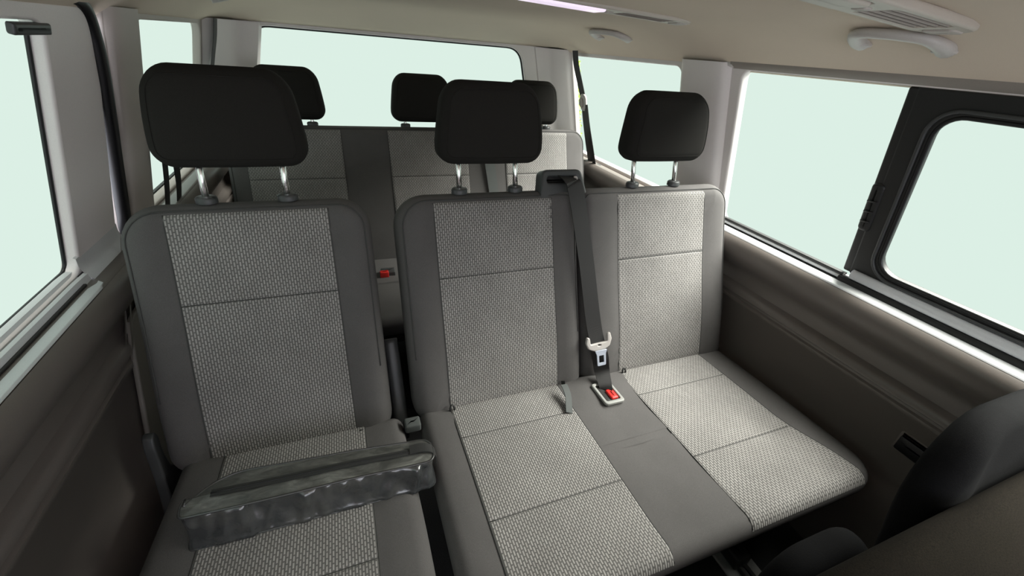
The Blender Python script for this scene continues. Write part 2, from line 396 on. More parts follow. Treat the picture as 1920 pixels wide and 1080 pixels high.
# rear wall with the big rear window
RY = 2.405
rw_out = [(XC-.97, .70), (XC+.97, .70), (XC+.86, 1.285), (XC-.86, 1.285)]
rw_hole = rquad([(-.43, .73), (1.075, .73), (.945, 1.252), (-.325, 1.252)], [.06, .06, .075, .075])
o = plate('trim_4', rw_out, [rw_hole], .03, .006, fr((0, RY, 0), X, Z, -Y), 'pillar'); tag(o, 'light grey surround of the wide rear window', 'window surround', kind='structure')
# D-pillar corner trims between rear and quarter windows
for i, side in enumerate((1, -1)):
    pr = []
    for z in (.66, .8, .95, 1.1, 1.2, 1.262):
        xe = wx(side, z, .012)
        y_ = 2.205 if side < 0 else 2.302; f_ = (2.36-y_)/.155
        pts = [(xe, y_, z), (xe-side*.02, y_+.02*f_, z), (xe-side*.035, y_+.045*f_, z), (xe-side*.09, 2.36, z), (xe-side*.11, 2.375, z), (xe-side*.175, 2.385, z), (xe-side*.185, 2.40, z)]
        pr.append(pts if side < 0 else pts)
    o = autosmooth(loft('trim_%d' % (5+i), pr, 'pillar'), 40)
    tag(o, ['pale rear corner pillar to the right of the rear window', 'pale rear corner pillar to the left of the rear window'][i], 'pillar', kind='structure')
# C-pillar cover on the right and on the left
def pillar_cover(name, side, ybot, ytop, inn, mat, label):
    pr = []
    for k in range(13):
        z = .70 + (1.262-.70)*k/12; t = (z-.70)/.562
        y0 = ybot[0]+(ytop[0]-ybot[0])*t; y1 = ybot[1]+(ytop[1]-ybot[1])*t; r = []
        for a, dn in ((0, .0), (.04, .6), (.12, .92), (.25, 1), (.5, 1.05), (.75, 1), (.88, .92), (.96, .6), (1, 0)):
            r.append((wx(side, z, .014+inn*dn), y0+(y1-y0)*a, z))
        pr.append(r)
    o = autosmooth(loft(name, pr, mat), 60); return tag(o, label, 'pillar', kind='structure')
pillar_cover('trim_7', 1, (1.145, 1.40), (1.17, 1.40), .03, 'pillar', 'light grey pillar between the two right side windows')
pillar_cover('trim_8', -1, (1.36, 1.535), (1.335, 1.50), .022, 'pillar_d', 'grey body pillar behind the sliding door seal on the left')
# header rail above the right windows and its round end
o = tag(autosmooth(loft('trim_9', [[(1.178, y, 1.273), (1.196, y, 1.276), (1.222, y, 1.262), (1.224, y, 1.246), (1.208, y, 1.243), (1.184, y, 1.258)] for y in (YF, 0, .4, .8, 1.165)], 'rail', None, True, True), 40), 'grey-brown rail above the right side windows', 'rail', kind='structure')
tube('rail_end', [(1.196, 1.16, 1.262), (1.196, 1.185, 1.262), (1.20, 1.20, 1.255), (1.205, 1.205, 1.243)], .013, 'light_plastic', o)
# lower body pillar behind the sliding door on the left
o = plate('trim_10', rquad([(.80, FLOOR), (1.3, FLOOR), (1.3, .60), (1.11, .60), (1.085, .57), (1.015, .43), (.89, .17), (.83, .04)], .03, 4), [], .012, .004, fr((-.549, 0, 0), Y, Z, X), 'panel_pale'); tag(o, 'pale body pillar low behind the left door panel', 'pillar', kind='structure')
# door trim step at the foot of the left door pillar
pr = [[(wx(-1, z, .012+d), y, z) for z, d in ((.712, .05), (.722, .046), (.745, .018), (.765, .008), (.783, .005), (.786, .0))] for y in (1.075, 1.12, 1.2, 1.285)]
o = tag(autosmooth(loft('trim_11', pr, 'silver'), 40), 'bluish grey foot of the left door pillar', 'trim', kind='structure')

# ------------------------------------------------------------------ windows
def window(n, side, y0, y1, z0, z1, r, label, seal=True, sw=.007):
    g = plate('window_%d' % n, side_loop(side, y0-.01, y1+.01, z0-.01, z1+.01, r), [], .004, 0, sframe(side, -.010), 'glass')
    tag(g, label, 'window', kind='structure')
    if seal:
        lp = side_loop(side, y0, y1, z0, z1, r); m = sframe(side, -.006)
        tube('seal', [m @ Vector((a, b, 0)) for a, b in lp], sw, 'rubber', g, 6, True)
    return g
w1 = window(1, -1, YF+.035, 1.083, .754, 1.236, .02, 'pale mint tinted side window in the left sliding door', sw=.004)
w2 = window(2, -1, 1.51, 2.20, .73, 1.247, .05, 'tinted left rear quarter window', sw=.004)
rp = plate('window_3', rquad([(-.45, .715), (1.095, .715), (.965, 1.268), (-.345, 1.268)], [.06, .06, .075, .075]), [], .004, 0, fr((0, RY+.012, 0), X, Z, -Y), 'glass')
tag(rp, 'wide tinted rear window above the last bench', 'window', kind='structure')
tube('seal', [(a, RY+.002, b) for a, b in rw_hole], .007, 'rubber', rp, 6, True)
w4 = window(4, 1, 1.405, 2.30, .74, 1.245, .035, 'tinted right rear quarter window', sw=.004)
w5 = window(5, 1, .60, 1.13, .737, 1.25, .02, 'tinted fixed pane beside the black window divider on the right', sw=.005)
# sliding window: black frame with rounded opening
w6 = window(6, 1, YF+.03, .585, .775, 1.205, .05, 'tinted sliding pane in a black frame on the right', seal=False)
plate('slide_frame', side_loop(1, YF+.02, .640, .762, 1.248, .008), [side_loop(1, YF+.06, .578, .800, 1.197, (.05, .05, .05, .05))], .026, .007, sframe(1, -.002), 'black', w6)
lp = side_loop(1, YF+.05, .592, .786, 1.210, .058); m_ = sframe(1, .013)
tube('frame_bead', [m_ @ Vector((a, b, 0)) for a, b in lp], .0045, 'dplastic', w6, 8, True)
tube('inner_seal', [sframe(1, .008) @ Vector((a, b, 0)) for a, b in side_loop(1, YF+.06, .578, .80, 1.197, .05)], .005, 'rubber', w6, 8, True)
# divider with pull latch
dv = softbox('divider', .030, (1.245-.765)*SL_, .03, .006, .006, sframe(1, .010) @ Matrix.Translation((fR_*.627, vz(.765), 0)), 'black', w6, K=3, rings=2)
lt = softbox('latch', .016, .135, .03, (.012, .012, .012, .012), .008, sframe(1, .016) @ Matrix.Translation((fR_*.641, vz(.895), 0)), 'black', w6, K=3, rings=2)
for zz in (.925, .952, .98):
    tube('latch_rib', [sframe(1, .018) @ Vector((fR_*(.641+d), vz(zz), 0)) for d in (-.011, 0, .011)], .0025, 'black', lt, 6)
# sill strips below the right windows
def sill(name, side, y0, y1, a0, a1, z0, z1, mat, parent, r=.4):
    """bar along y; a = distance from the centre line"""
    A = (a0+a1)/2; Zc = (z0+z1)/2; ha = (a1-a0)/2; hz = (z1-z0)/2; sec = []
    for k in range(12):
        t = 2*math.pi*k/12; c, s = math.cos(t), math.sin(t)
        sec.append((A + ha*math.copysign(abs(c)**r, c), Zc + hz*math.copysign(abs(s)**r, s)))
    pr = [[(XC+side*a, y, z) for a, z in sec] for y in (y0, y0+.004, (y0+y1)/2, y1-.004, y1)]
    return loft(name, pr, mat, parent, True, True)
sill('silver_strip', 1, YF, .625, .938, .958, .750, .778, 'silver', w6, .7)
sill('black_rail', 1, YF, .650, .936, .964, .722, .750, 'black', w6)
sill('black_rail', 1, .645, 1.13, .940, .962, .722, .736, 'black', w5)
sill('silver_strip', 1, .645, 1.13, .943, .962, .737, .749, 'silver', w5, .7)
sill('black_rail', 1, .645, 1.13, .945, .964, .7495, .757, 'black', w5)
RP = [(.8985, .7295), (.9005, .7330), (.903, .7342), (.932, .7365), (.937, .7350), (.938, .726)]  # added strip: glare on the panel's own ledge, painted as pale silver
o = tag(autosmooth(loft('trim_15', [[(XC+a, y, z) for a, z in RP] for y in (YF, -.2, .6, 1.14)], 'silver'), 35), 'added pale strip painting window glare on the sill of the right windows', 'ledge', kind='structure')
# rails and ledge of the left door window; ledge reflection painted in silver
LP = [(.99, .735), (.975, .757), (.966, .759), (.957, .757), (.955, .738), (.949, .736), (.947, .746), (.943, .750), (.936, .748), (.933, .734), (.930, .732), (.903, .7335), (.9005, .7325), (.8985, .7295)]
lg = [[(XC-a, y, z) for a, z in LP] for y in (YF, .2, .6, .95, 1.03)]
lg.append([(XC-max(a, .905), 1.055, z-.001) for a, z in LP]); lg.append([(XC-max(a, .93), 1.078, z-.002) for a, z in LP])
o = tag(autosmooth(loft('trim_12', lg, 'silver'), 35), 'ledge with two rails along the left door window, its reflection painted pale', 'ledge', kind='structure')
sill('rail_gap', -1, YF, 1.055, .9485, .9555, .735, .741, 'slot', o)
sill('rail_gap', -1, YF, 1.045, .9285, .9345, .7335, .7375, 'slot', o)
for i, side in enumerate((1, -1)):
    o = plate('trim_%d' % (13+i), [(YF*1.0, FLOOR-.03), (YB+.03, FLOOR-.03), (YB+.03, .735), (YF, .735)], [], .012, .002, fr((XC+side*.998, 0, 0), Y, Z, X), 'black')
    tag(o, 'dark outer body skin behind the %s side panel' % ('right' if side > 0 else 'left'), 'body panel', kind='structure')
# blind clip at the top of the left window
softbox('rail_clip', .054, .018, .012, .003, .003, sframe(-1, .022) @ Matrix.Translation((fL_*1.045, vz(1.212), 0)), 'dplastic', w1, K=2, rings=1)
# black door seal on the left
sp = [(-.455, YF, 1.276), (-.455, .6, 1.276), (-.456, 1.0, 1.276), (-.456, 1.17, 1.274), (-.459, 1.235, 1.262), (-.468, 1.268, 1.225), (-.482, 1.285, 1.15), (-.507, 1.303, 1.05), (-.545, 1.325, .90), (-.572, 1.340, .79), (-.590, 1.345, .70), (-.575, 1.30, .5), (-.57, 1.12, .2), (-.57, 1.05, FLOOR+.01)]
o = tag(tube('door_seal', smooth_path(sp, 6), .015, 'rubber', None, 10), 'black rubber seal around the left sliding door opening', 'seal', kind='structure')

# ------------------------------------------------------------------ seats
TA = math.radians(20); SV = Vector((0, math.sin(TA), math.cos(TA))); SN = Vector((0, -math.cos(TA), math.sin(TA)))
BZ0, BZ1 = .295, .905
BH = (BZ1-BZ0)/math.cos(TA)
def by(z): return 1.0+(z-.75)*math.tan(TA)
def bframe(xc, dy): return fr((xc, by(BZ0)+dy, BZ0), X, SV, SN)
def sstep(a, b, x): t = max(0, min(1, (x-a)/(b-a))); return t*t*(3-2*t)
def backrest(par, x0, x1, ins, dy, rads, seam=.690, depth=.105):
    """ins: list of (x0, x1) of the woven centre panels"""
    xc = (x0+x1)/2; hw = (x1-x0)/2; re = .042; fm = bframe(xc, dy)
    I = [(a-xc, b-xc) for a, b in ins]
    def g(u, v):
        s = 0
        for a, b in I: s = max(s, sstep(a-.035, a+.012, u)*sstep(-b-.035, -b+.012, -u))
        return (-.013*s if len(I) == 1 else 0) + .010*math.exp(-((v-.17)/.16)**2)
    vs, fs = slab(hw, BH, depth, rads, re, .02, g, None, 7, 9, 8, 14)
    bk = link('backrest', mesh('backrest', vs, fs), 'bolster', par, True, fm)
    hf = lambda u, v: front(u, v, hw, BH, rads, re, g)
    vs_ = (seam-BZ0)/math.cos(TA)
    for a, b in I:
        patch('lower_insert', a, b, .012, vs_, hf, bk, fm)
        patch('upper_insert', a, b, vs_, BH-.024, hf, bk, fm)
    for a, b in I:
        seam_line(bk, fm, hf, [(a+(b-a)*k/16, vs_) for k in range(17)])
        for e in (a, b): seam_line(bk, fm, hf, [(e, .02+(BH-.044)*k/24) for k in range(25)])
    # piping round the shoulder
    pts = outline(hw-.017, .017, BH-.017, [max(r-.017, .004) for r in rads], 8, 14); n = len(pts); half = [p for p in pts if p[1] > BH*.30]
    k0 = max(range(len(half)), key=lambda i: half[i][0]*1.0 - half[i][1]*1.0)
    half = half[k0:]+half[:k0]
    tube('piping', [fm @ Vector((u, v, hf(u, v)+.0008)) for u, v in half], .0019, 'thread', bk, 5)
    return bk, hf, fm
def seam_line(par, fm, hf, pts, us=None, r=.0015):
    return tube('seam', [fm @ Vector(((us(v)*u if us else u), v, hf(u, v)+.0012)) for u, v in pts], r, 'thread', par, 5)
def headrest(par, xc, dy, hw=.152, low=0.0, pc=None):
    pc = xc if pc is None else pc
    t = math.radians(5); v = Vector((0, math.sin(t), math.cos(t))); n = Vector((0, -math.cos(t), math.sin(t)))
    h = .205; O = Vector((xc, 1.068+dy, .972-low))
    us = lambda q: 1.0 - .17*(max(0, q)/h)**1.6 - .03*max(0, 1-q/.05)
    g = lambda u, q: .006 - .012*(u/.15)**2 - .016*((q-.10)/.1)**2*(1 if q > .1 else .5)
    hd = softbox('headrest', hw, h, .105, (.042, .055, .055, .042), .032, fr(O, X, v, n), 'headfab', par, .036, g, us, K=7, rings=6, seg=8, sub=8)
    rd = (.042, .055, .055, .042); fh = fr(O, X, v, n)
    tube('seam', [fh @ Vector((us(q_)*u_, q_, front(u_, q_, hw, h, rd, .032, g)+.0004)) for u_, q_ in outline(hw-.020, .020, h-.020, [r_-.020 for r_ in rd], 8, 8)], .0012, 'headfab', hd, 5, True)
    for s in (-1, 1):
        b = Vector((pc+s*.083, by(.885)+dy+.045, .885)); tp = O + v*.05 - n*.055 + X*(s*.083+pc-xc)
        tube('post', [b, (b+tp)/2, tp], .0072, 'chrome', hd, 12)
        c0 = Vector((pc+s*.083, b.y+.004, .8985)); col = []
        for rr, dz in ((.0, .0075), (.010, .0075), (.019, .0065), (.0225, .003), (.0225, -.008)):
            col.append([c0 + Vector((rr*math.cos(a), rr*.8*math.sin(a), dz)) for a in [2*math.pi*k/16 for k in range(16)]])
        o = loft('collar', [[tuple(p) for p in r]+[tuple(r[0])] for r in col], 'dplastic', par); autosmooth(o, 40)
    return hd
CT = math.radians(2.6)
def cushion(par, x0, x1, ins, dy, z1=.338, y0=.285, y1=.872, seams=(.73, .485), g2=None, us=None, rads=(.075, .03, .03, .075), flare=0.0):
    xc = (x0+x1)/2; hw = (x1-x0)/2; re = .034; v = Vector((0, math.cos(CT), -math.sin(CT))); n = Vector((0, math.sin(CT), math.cos(CT)))
    zf = z1 + math.tan(CT)*(.845-y0); fm = fr((xc, y0+dy, zf), X, v, n); h = (y1-y0)/math.cos(CT)
    I = [(a-xc, b-xc) for a, b in ins]
    def g(u, q):
        s = 0
        for a, b in I: s = max(s, sstep(a-.035, a+.012, u)*sstep(-b-.035, -b+.012, -u))
        return -.007*s*sstep(.0, .1, q) + (g2(u+xc, q) if g2 else 0) + .004*math.sin(max(0, min(1, q/h))*math.pi)
    vs, fs = slab(hw, h, .075, rads, re, .03, g, us, 7, 9, 8, 14)
    cu = link('cushion', mesh('cushion', vs, fs), 'bolster', par, True, fm)
    hf = lambda u, q: front(u, q, hw, h, rads, re, g)
    sv = [(s-y0)/math.cos(CT) for s in seams]
    for a, b in I:
        fl = flare if b == I[-1][1] else 0.0
        patch('rear_insert', a, b, sv[0], h-.012, hf, cu, fm, nv=10, us=us)
        patch('middle_insert', a, b, sv[1], sv[0], hf, cu, fm, nv=14, us=us, fl=fl)
        patch('front_insert', a, b, .0012, sv[1], hf, cu, fm, nv=26, us=us, edges=(1, 1, 0, 1), fl=fl)
        for q_ in sv: seam_line(cu, fm, hf, [(a+(b-a)*k/16, q_) for k in range(17)], us, .0012)
        for e in (a, b): seam_line(cu, fm, hf, [(e+(fl*(1-sstep(0.0, .26, .003+(h-.02)*k/40)) if e == b else 0), .003+(h-.02)*k/40) for k in range(41)], us)
    return cu, hf, fm
def loop_tag(par, x, dy, z=.322, name='anchor_loop'):
    p = Vector((x, by(z)+dy, z)) + SN*.012
    pts = [p + X*a*.006 + SV*b for a, b in ((-1, -.012), (-1, .008), (-.5, .018), (.5, .018), (1, .008), (1, -.012))]
    return tube(name, pts, .0028, 'black', par, 6)
def base(par, x0, x1, dy, y0=.34, y1=.86):
    boxat('seat_pan', (x0+.03, y0+dy+.08, .15), (x1-.03, y1+dy, .285), .02, 'black', par)
    for x in (x0+.10, x1-.10):
        for y in (y0+.08, y1-.10):
            tube('leg', [(x, y+dy, .17), (x, y+dy, .04), (x, y+dy, FLOOR+.001)], [.018, .018, .026], 'black', par, 8)
def shell(par, x0, x1, dy):
    """dark plastic seat back shell"""
    fm = bframe((x0+x1)/2, dy)
    softbox('back_shell', (x1-x0)/2-.02, BH-.03, .035, .05, .012, fm @ Matrix.Translation((0, .01, -.10)), 'dplastic', par, K=3, rings=2)

# --- single seat on the left
ss = thing('single_seat', (-.22, .85, FLOOR), 'grey single van seat with the black nylon bag lying on it', 'seat')
bk, hf, fm = backrest(ss, -.478, .040, [(-.388, -.056)], 0, (.06, .075, .085, .06))
headrest(ss, -.234, 0, .155, 0, -.226)
us_s = lambda q: 1.0 - .03*sstep(.2, .6, q)
cushion(ss, -.462, .072, [(-.365, -.030)], 0, us=us_s)
shell(ss, -.478, .040, 0); base(ss, -.45, .06, 0)
for x in (-.389, -.045): loop_tag(ss, x, 0, .315)
# side levers
def lever(par, pts, r, name, mat='dplastic', flat=.45):
    return tube(name, smooth_path(pts, 6), r, mat, par, 10, flat=flat, up=(1, 0, 0))
def sideplate_lever(par, x, dy, name='side_hinge'):
    P = [(.885, .425), (.868, .420), (.858, .395), (.846, .33), (.832, .27), (.812, .21), (.815, .10), (.93, .10), (.93, .25), (.905, .285), (.885, .31), (.882, .36), (.893, .405)]
    return plate(name, rquad([(y, z) for y, z in P], .006, 3), [], .022, .004, fr((x, dy, 0), Y, Z, X), 'dplastic', par)
sideplate_lever(ss, -.496, 0)
tube('side_handle', smooth_path([(.058, 1.00, .50), (.060, .965, .44), (.062, .925, .36), (.062, .885, .30), (.06, .86, .24)], 5), .020, 'dplastic', ss, 10, flat=.5, up=(0, 1, 0))
boxat('buckle_housing', (.066, .80, .322), (.108, .835, .348), .005, 'webgrey', ss)

# --- double bench in the middle
db = thing('double_bench', (.67, .85, FLOOR), 'grey two-seat bench with a belt outlet between its backrests', 'bench')
backrest(db, .100, .640, [(.201, .550)], 0, (.05, .045, .085, .06))
backrest(db, .642, 1.238, [(.780, 1.130)], 0, (.05, .075, .045, .06))
headrest(db, .374, 0, .152, 0, .366); headrest(db, .962, 0, .152, 0, .940)
g2 = lambda x, q: -.010*math.exp(-((x-.655)/.07)**2)*sstep(.02, .15, q)*(1-sstep(.38, .5, q)) + .006*math.exp(-((x-.655)/.08)**2)*sstep(.36, .5, q)
cush, chf, cfm = cushion(db, .108, 1.232, [(.200, .545), (.768, 1.122)], 0, g2=g2, flare=.045)
shell(db, .10, .64, 0); shell(db, .645, 1.236, 0); base(db, .12, 1.22, 0)
for x in (.203, .790): loop_tag(db, x, 0, .330)
lab = ribbon('side_label', [Vector((.562, by(.318), .318))+SN*.006, Vector((.563, by(.330), .330))+SN*.010, Vector((.564, by(.345), .345))+SN*.006], Vector((.5, -.8, .3)), .014, .0015, 'black', db)
for k in range(4):
    z = .322+.006*k
    boxat('print', (.5655, by(z)-.0185, z), (.5695, by(z)-.0165, z+.0035), .0003, 'label', lab)
ribbon('pull_strap', [(.546, .812, .368), (.545, .795, .366), (.541, .77, .360), (.531, .745, .352), (.522, .722, .346)], Vector((.9, .35, 0)), .020, .003, 'webgrey', db)
# belt outlet housing on top of the bench
def hframe(x, n, v): return fr(Vector((x, by(.90), .90))+SN*n+SV*v, X, SV, SN)
hm = hframe(.592, -.012, -.03)
ho = plate('belt_outlet', rquad([(-.075, 0), (.088, 0), (.062, .092), (-.064, .092)], [.004, .004, .018, .018]), [rrect(-.050, .048, .054, .072, .007, 4)], .05, .006, fr(hm @ Vector((0, 0, -.03)), X, SV, SN), 'dplastic', db)
softbox('outlet_slot', .056, .030, .004, .003, .001, fr(hm @ Vector((-.001, .048, -.030)), X, SV, SN), 'slot', ho, K=2, rings=1)
softbox('outlet_pin', .007, .016, .01, .006, .004, hframe(.634, -.012, .026), 'light_plastic', ho, K=2, rings=1)
# buckle bezel in the cushion
def csurf(x, y, up=0.0):
    xc = (.108+1.232)/2; v = (y-.285)/math.cos(CT); return cfm @ Vector((x-xc, v, chf(x-xc, v)+up))
bm_ = fr(csurf(.672, .757, .003), Vector((.97, -.0, .0)), Vector((0, math.cos(CT), -math.sin(CT))), Vector((0, math.sin(CT), math.cos(CT))))
bz = plate('buckle_bezel', rrect(-.034, .034, -.048, .046, .010, 4), [rrect(-.024, .024, -.036, .036, .005, 4)], .010, .003, bm_, 'bezel', db)
softbox('buckle_recess', .0235, .070, .006, .004, .001, bm_ @ Matrix.Translation((0, -.035, .0005)), 'slot', bz, K=2, rings=1)
softbox('buckle_button', .012, .040, .010, .004, .003, bm_ @ Matrix.Translation((.008, -.032, .007)), 'red', bz, K=2, rings=1)

# --- seat belt of the bench
sb = thing('seat_belt', (.67, .80, .36), 'black lap and shoulder belt hanging down the double bench', 'seat belt')
def bp(x, z, n): return Vector((x, by(z), z))+SN*n
pts = [bp(.600, .945, -.045), bp(.603, .938, -.018), bp(.606, .925, .010), bp(.615, .905, .016), bp(.628, .843, .014), bp(.651, .69, .014), bp(.668, .53, .018), bp(.680, .455, .022), bp(.688, .405, .028), bp(.692, .365, .030), csurf(.676, .775, .010), csurf(.676, .765, -.004)]
ribbon('webbing', pts, [Vector((1, 0, -.12))]*6+[Vector((1, -.05, -.1))]*2+[Vector((.8, -.5, 0)), Vector((.7, -.6, 0)), Vector((.6, -.75, 0)), Vector((.6, -.75, 0))], [.053]*9+[.050, .040, .036], .0022, 'web', sb)
tm = fr(bp(.683, .448, .027), Vector((1, -.05, .10)), SV, SN)
tm = fr(tm.translation, tm.col[0].to_3d(), tm.col[2].to_3d().cross(tm.col[0].to_3d()), tm.col[2].to_3d())
tg = plate('tongue', rquad([(-.041, .030), (-.046, .010), (-.038, -.010), (-.018, -.020), (.018, -.020), (.038, -.010), (.046, .012), (.041, .034), (.031, .030), (.030, .006), (-.030, .004), (-.032, .027)], .004, 4), [rrect(-.005, .005, -.004, .001, .002, 3)], .011, .003, tm, 'light_plastic', sb)
plate('latch_plate', rquad([(-.022, -.016), (-.016, -.030), (-.015, -.068), (.015, -.068), (.016, -.030), (.022, -.016)], .004, 3), [rrect(-.0085, .0085, -.058, -.034, .002, 3)], .0035, .0008, fr(tm @ Vector((0, 0, .012)), tm.col[0].to_3d(), tm.col[1].to_3d(), tm.col[2].to_3d()), 'steel', tg)

# --- rear bench
DY = 1.003
rb = thing('rear_bench', (XC, 1.85, FLOOR), 'grey three-seat bench at the very back below the rear window', 'bench')
backrest(rb, -.463, 1.225, [(-.386, -.010), (.190, .560), (.755, 1.105)], DY, (.05, .08, .08, .05))
for x in (-.202, .362, .925): headrest(rb, x, DY, .144, .056)
cushion(rb, -.463, 1.225, [(-.386, -.010), (.190, .560), (.755, 1.105)], DY)
base(rb, -.45, 1.2, DY)
tr = ribbon('rear_strap', [Vector((.655, by(.91)+DY, .91))+SN*.012, Vector((.66, by(.80)+DY, .80))+SN*.012, Vector((.672, by(.68)+DY, .68))+SN*.013, Vector((.69, by(.50)+DY, .50))+SN*.014, Vector((.70, by(.38)+DY, .38))+SN*.014], Vector((1, 0, 0)), .05, .002, 'webgrey', rb)
bh = boxat('rear_buckle', (.085, 1.655, .335), (.145, 1.70, .368), .005, 'dplastic', rb)
boxat('rear_button', (.080, 1.640, .338), (.116, 1.662, .376), .003, 'red', bh)

# ------------------------------------------------------------------ nylon bag on the single seat
bg_ = thing('nylon_bag', (-.135, .655, .345), 'long black shiny nylon pouch with zip lying across the single seat', 'bag')
BL0, BL1 = -.382, .112
def bag_outline(inset, N=120):
    """plan outline of the bag's top with cut rounded left end"""
    P = [(BL1, .607), (BL1+.002, .690), (-.310, .716), (BL0+.002, .640), (BL0+.004, .612)]
    P = [(BL1, .607), (BL1, .690), (-.318, .716), (BL0, .648), (BL0+.004, .612)]
    lp = rquad(P, [.022, .030, .05, .018, .012], 8)
    # resample evenly
    V = [Vector((a, b)) for a, b in lp]; L = [0]
    for i in range(len(V)): L.append(L[-1]+(V[(i+1) % len(V)]-V[i]).length)
    out = []; j = 0
    for k in range(N):
        d = L[-1]*k/N
        while L[j+1] < d: j += 1
        t = (d-L[j])/max(1e-9, L[j+1]-L[j]); out.append(V[j].lerp(V[(j+1) % len(V)], t))
    c = Vector((-.135, .655)); res = []
    for i, p in enumerate(out):
        tn = (out[(i+1) % N]-out[i-1]).normalized(); nn = Vector((tn.y, -tn.x)); res.append(p - nn*inset)
    return res
RG = [(-.37+.47*random.random(), .012*random.choice((-1, 1))+.5*random.random()-.1, .007+.010*random.random(), (.003+.0055*random.random())*random.choice((1, 1, -1)), random.random()) for _ in range(34)]
def wr_(x, y, z):
    d = 0
    for x0, sl, w_, A, ph in RG:
        d += A*math.exp(-((x-x0-sl*(z-.39))/w_)**2)*(.4+.6*math.exp(-((z-.37-.05*ph)/.022)**2))
    return d + .0012*math.sin(x*60+z*90)
levels = [(.012, .347), (.002, .349), (.000, .352), (.003, .357), (.004, .364), (.0045, .372), (.005, .380), (.005, .388), (.0045, .396), (.004, .404), (.003, .412), (.002, .419), (.001, .425), (.000, .429)]
top_in = [(.003, .4295), (.008, .431), (.014, .4325), (.020, .4335), (.026, .434), (.032, .434), (.038, .4335)]
def bag_ring(ins, z, top, N=420):
    out = []
    for p in bag_outline(ins, N):
        k = max(0, (z-.35)/.08)
        sag = -.012*sstep(-.10, .12, p.x)*k - .005*math.sin(max(0, min(1, (p.x+.38)/.49))*math.pi)*k
        if top: d = 0; dz = .0022*math.sin(p.x*48+p.y*90)*math.sin(p.x*21+2)+.0012*math.sin(p.x*120-p.y*150) if ins > .004 else 0
        else: d = wr_(p.x, p.y, z)*(0 if (z > .428 or z < .351) else 1); dz = 0
        out.append((p.x+d*.3, p.y-d + (.019*k if p.y < .655 else 0), z+sag+dz))
    return out
def ringmesh(name, rings, capb, capt, mat, par):
    N = len(rings[0]); vs = [p for r in rings for p in r]; fs = []
    for i in range(len(rings)-1):
        for k in range(N): a = i*N+k; b = i*N+(k+1) % N; fs.append((a, b, b+N, a+N))
    if capb: fs.append(tuple(range(N-1, -1, -1)))
    if capt: fs.append(tuple(range((len(rings)-1)*N, len(rings)*N)))
    return link(name, mesh(name, vs, fs), mat, par, True)
R_ = [bag_ring(i, z, False) for i, z in levels]
ringmesh('bag_body', R_, True, False, 'nylon', bg_)
def top_ring(t):
    out = []
    for x, y, z in R_[-1]:
        mx_, my = max(-.335, min(.072, x)), .668-.010*(x+.33)/.4; X_ = x+(mx_-x)*t; Y_ = y+(my-y)*t; e = math.sin(min(1, t*1.5)*math.pi/2)
        dz = (.0016*math.sin(X_*48+Y_*90)*math.sin(X_*21+2)+.0010*math.sin(X_*130-Y_*170))*e*(1-t)
        sag = -.012*sstep(-.10, .12, mx_) - .005*math.sin(max(0, min(1, (mx_+.38)/.49))*math.pi)
        out.append((X_, Y_, z + (.434+sag-z)*t + .0015*e*(1-t) + dz))
    return out
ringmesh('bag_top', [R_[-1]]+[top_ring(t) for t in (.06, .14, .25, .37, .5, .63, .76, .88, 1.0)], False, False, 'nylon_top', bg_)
tube('top_piping', R_[-1], .0026, 'piping', bg_, 6, True)
tube('bottom_piping', R_[1], .0028, 'piping', bg_, 6, True)
zz = []
for k in range(25):
    x = -.33 + .40*k/24; sag = -.012*sstep(-.10, .12, x) - .005*math.sin(max(0, min(1, (x+.38)/.49))*math.pi)
    zz.append((x, .668-.010*(x+.33)/.4, .4365+sag))
zp = ribbon('zip', zz, Vector((0, 1, 0)), .016, .0012, 'zip', bg_, 1)
tube('zip_teeth', [(p[0], p[1], p[2]+.001) for p in zz], .0016, 'black', zp, 6)
ribbon('end_tab', [(.060, .662, .427), (.085, .660, .429), (.105, .657, .424), (.116, .655, .408), (.119, .653, .385)], Vector((0, 1, 0)), .024, .003, 'zip', bg_)

# ------------------------------------------------------------------ belts on the pillars
for side, label in ((1, 'dark belt with a pale guide ring on the right rear pillar'), (-1, 'dark belt on the left rear pillar beside the quarter window')):
    def q(y, z, inn): return Vector((wx(side, z, inn), y-((.062+.05*max(0, 1.2-z)) if side > 0 else 0), z))
    t = thing('pillar_belt', q(2.2, .70, .05), label, 'seat belt', 'belts on the rear pillars')
    wd = Vector((0, 1, 0))
    ribbon('upper_webbing', [q(2.235, 1.262, .055), q(2.232, 1.20, .055), q(2.215, 1.13, .052), q(2.19, 1.045, .05)], wd, .056, .002, 'web', t)
    ribbon('lower_webbing', [q(2.185, 1.03, .050), q(2.18, .92, .05), q(2.165, .80, .05), q(2.145, .69, .05)], wd, .056, .002, 'web', t)
    ribbon('return_webbing', [q(2.150, 1.02, .058), q(2.135, .92, .06), q(2.11, .80, .06), q(2.085, .68, .06)], wd, .035, .002, 'web', t)
    rg = softbox('guide_ring', .030, .085, .012, .024, .005, fr(q(2.185, .985, .06), (0, -side, 0), (-side*KS, 0, 1), (-side, 0, -KS)), 'light_plastic', t, K=4, rings=2)
    softbox('guide_cap', .020, .05, .008, .018, .004, fr(q(2.195, 1.0, .066), (0, -side, 0), (-side*KS, 0, 1), (-side, 0, -KS)), 'pillar_d', rg, K=3, rings=2)
    softbox('anchor', .03, .07, .03, .012, .006, fr(q(2.07, .66, .07), (0, -side, 0), (-side*KS, 0, 1), (-side, 0, -KS)), 'dplastic', t, K=2, rings=1)
def q(y, z, inn): return Vector((wx(-1, z, inn), y, z))
t = thing('pillar_belt', q(1.55, .70, .06), 'black belt behind the headrest of the single seat', 'seat belt')
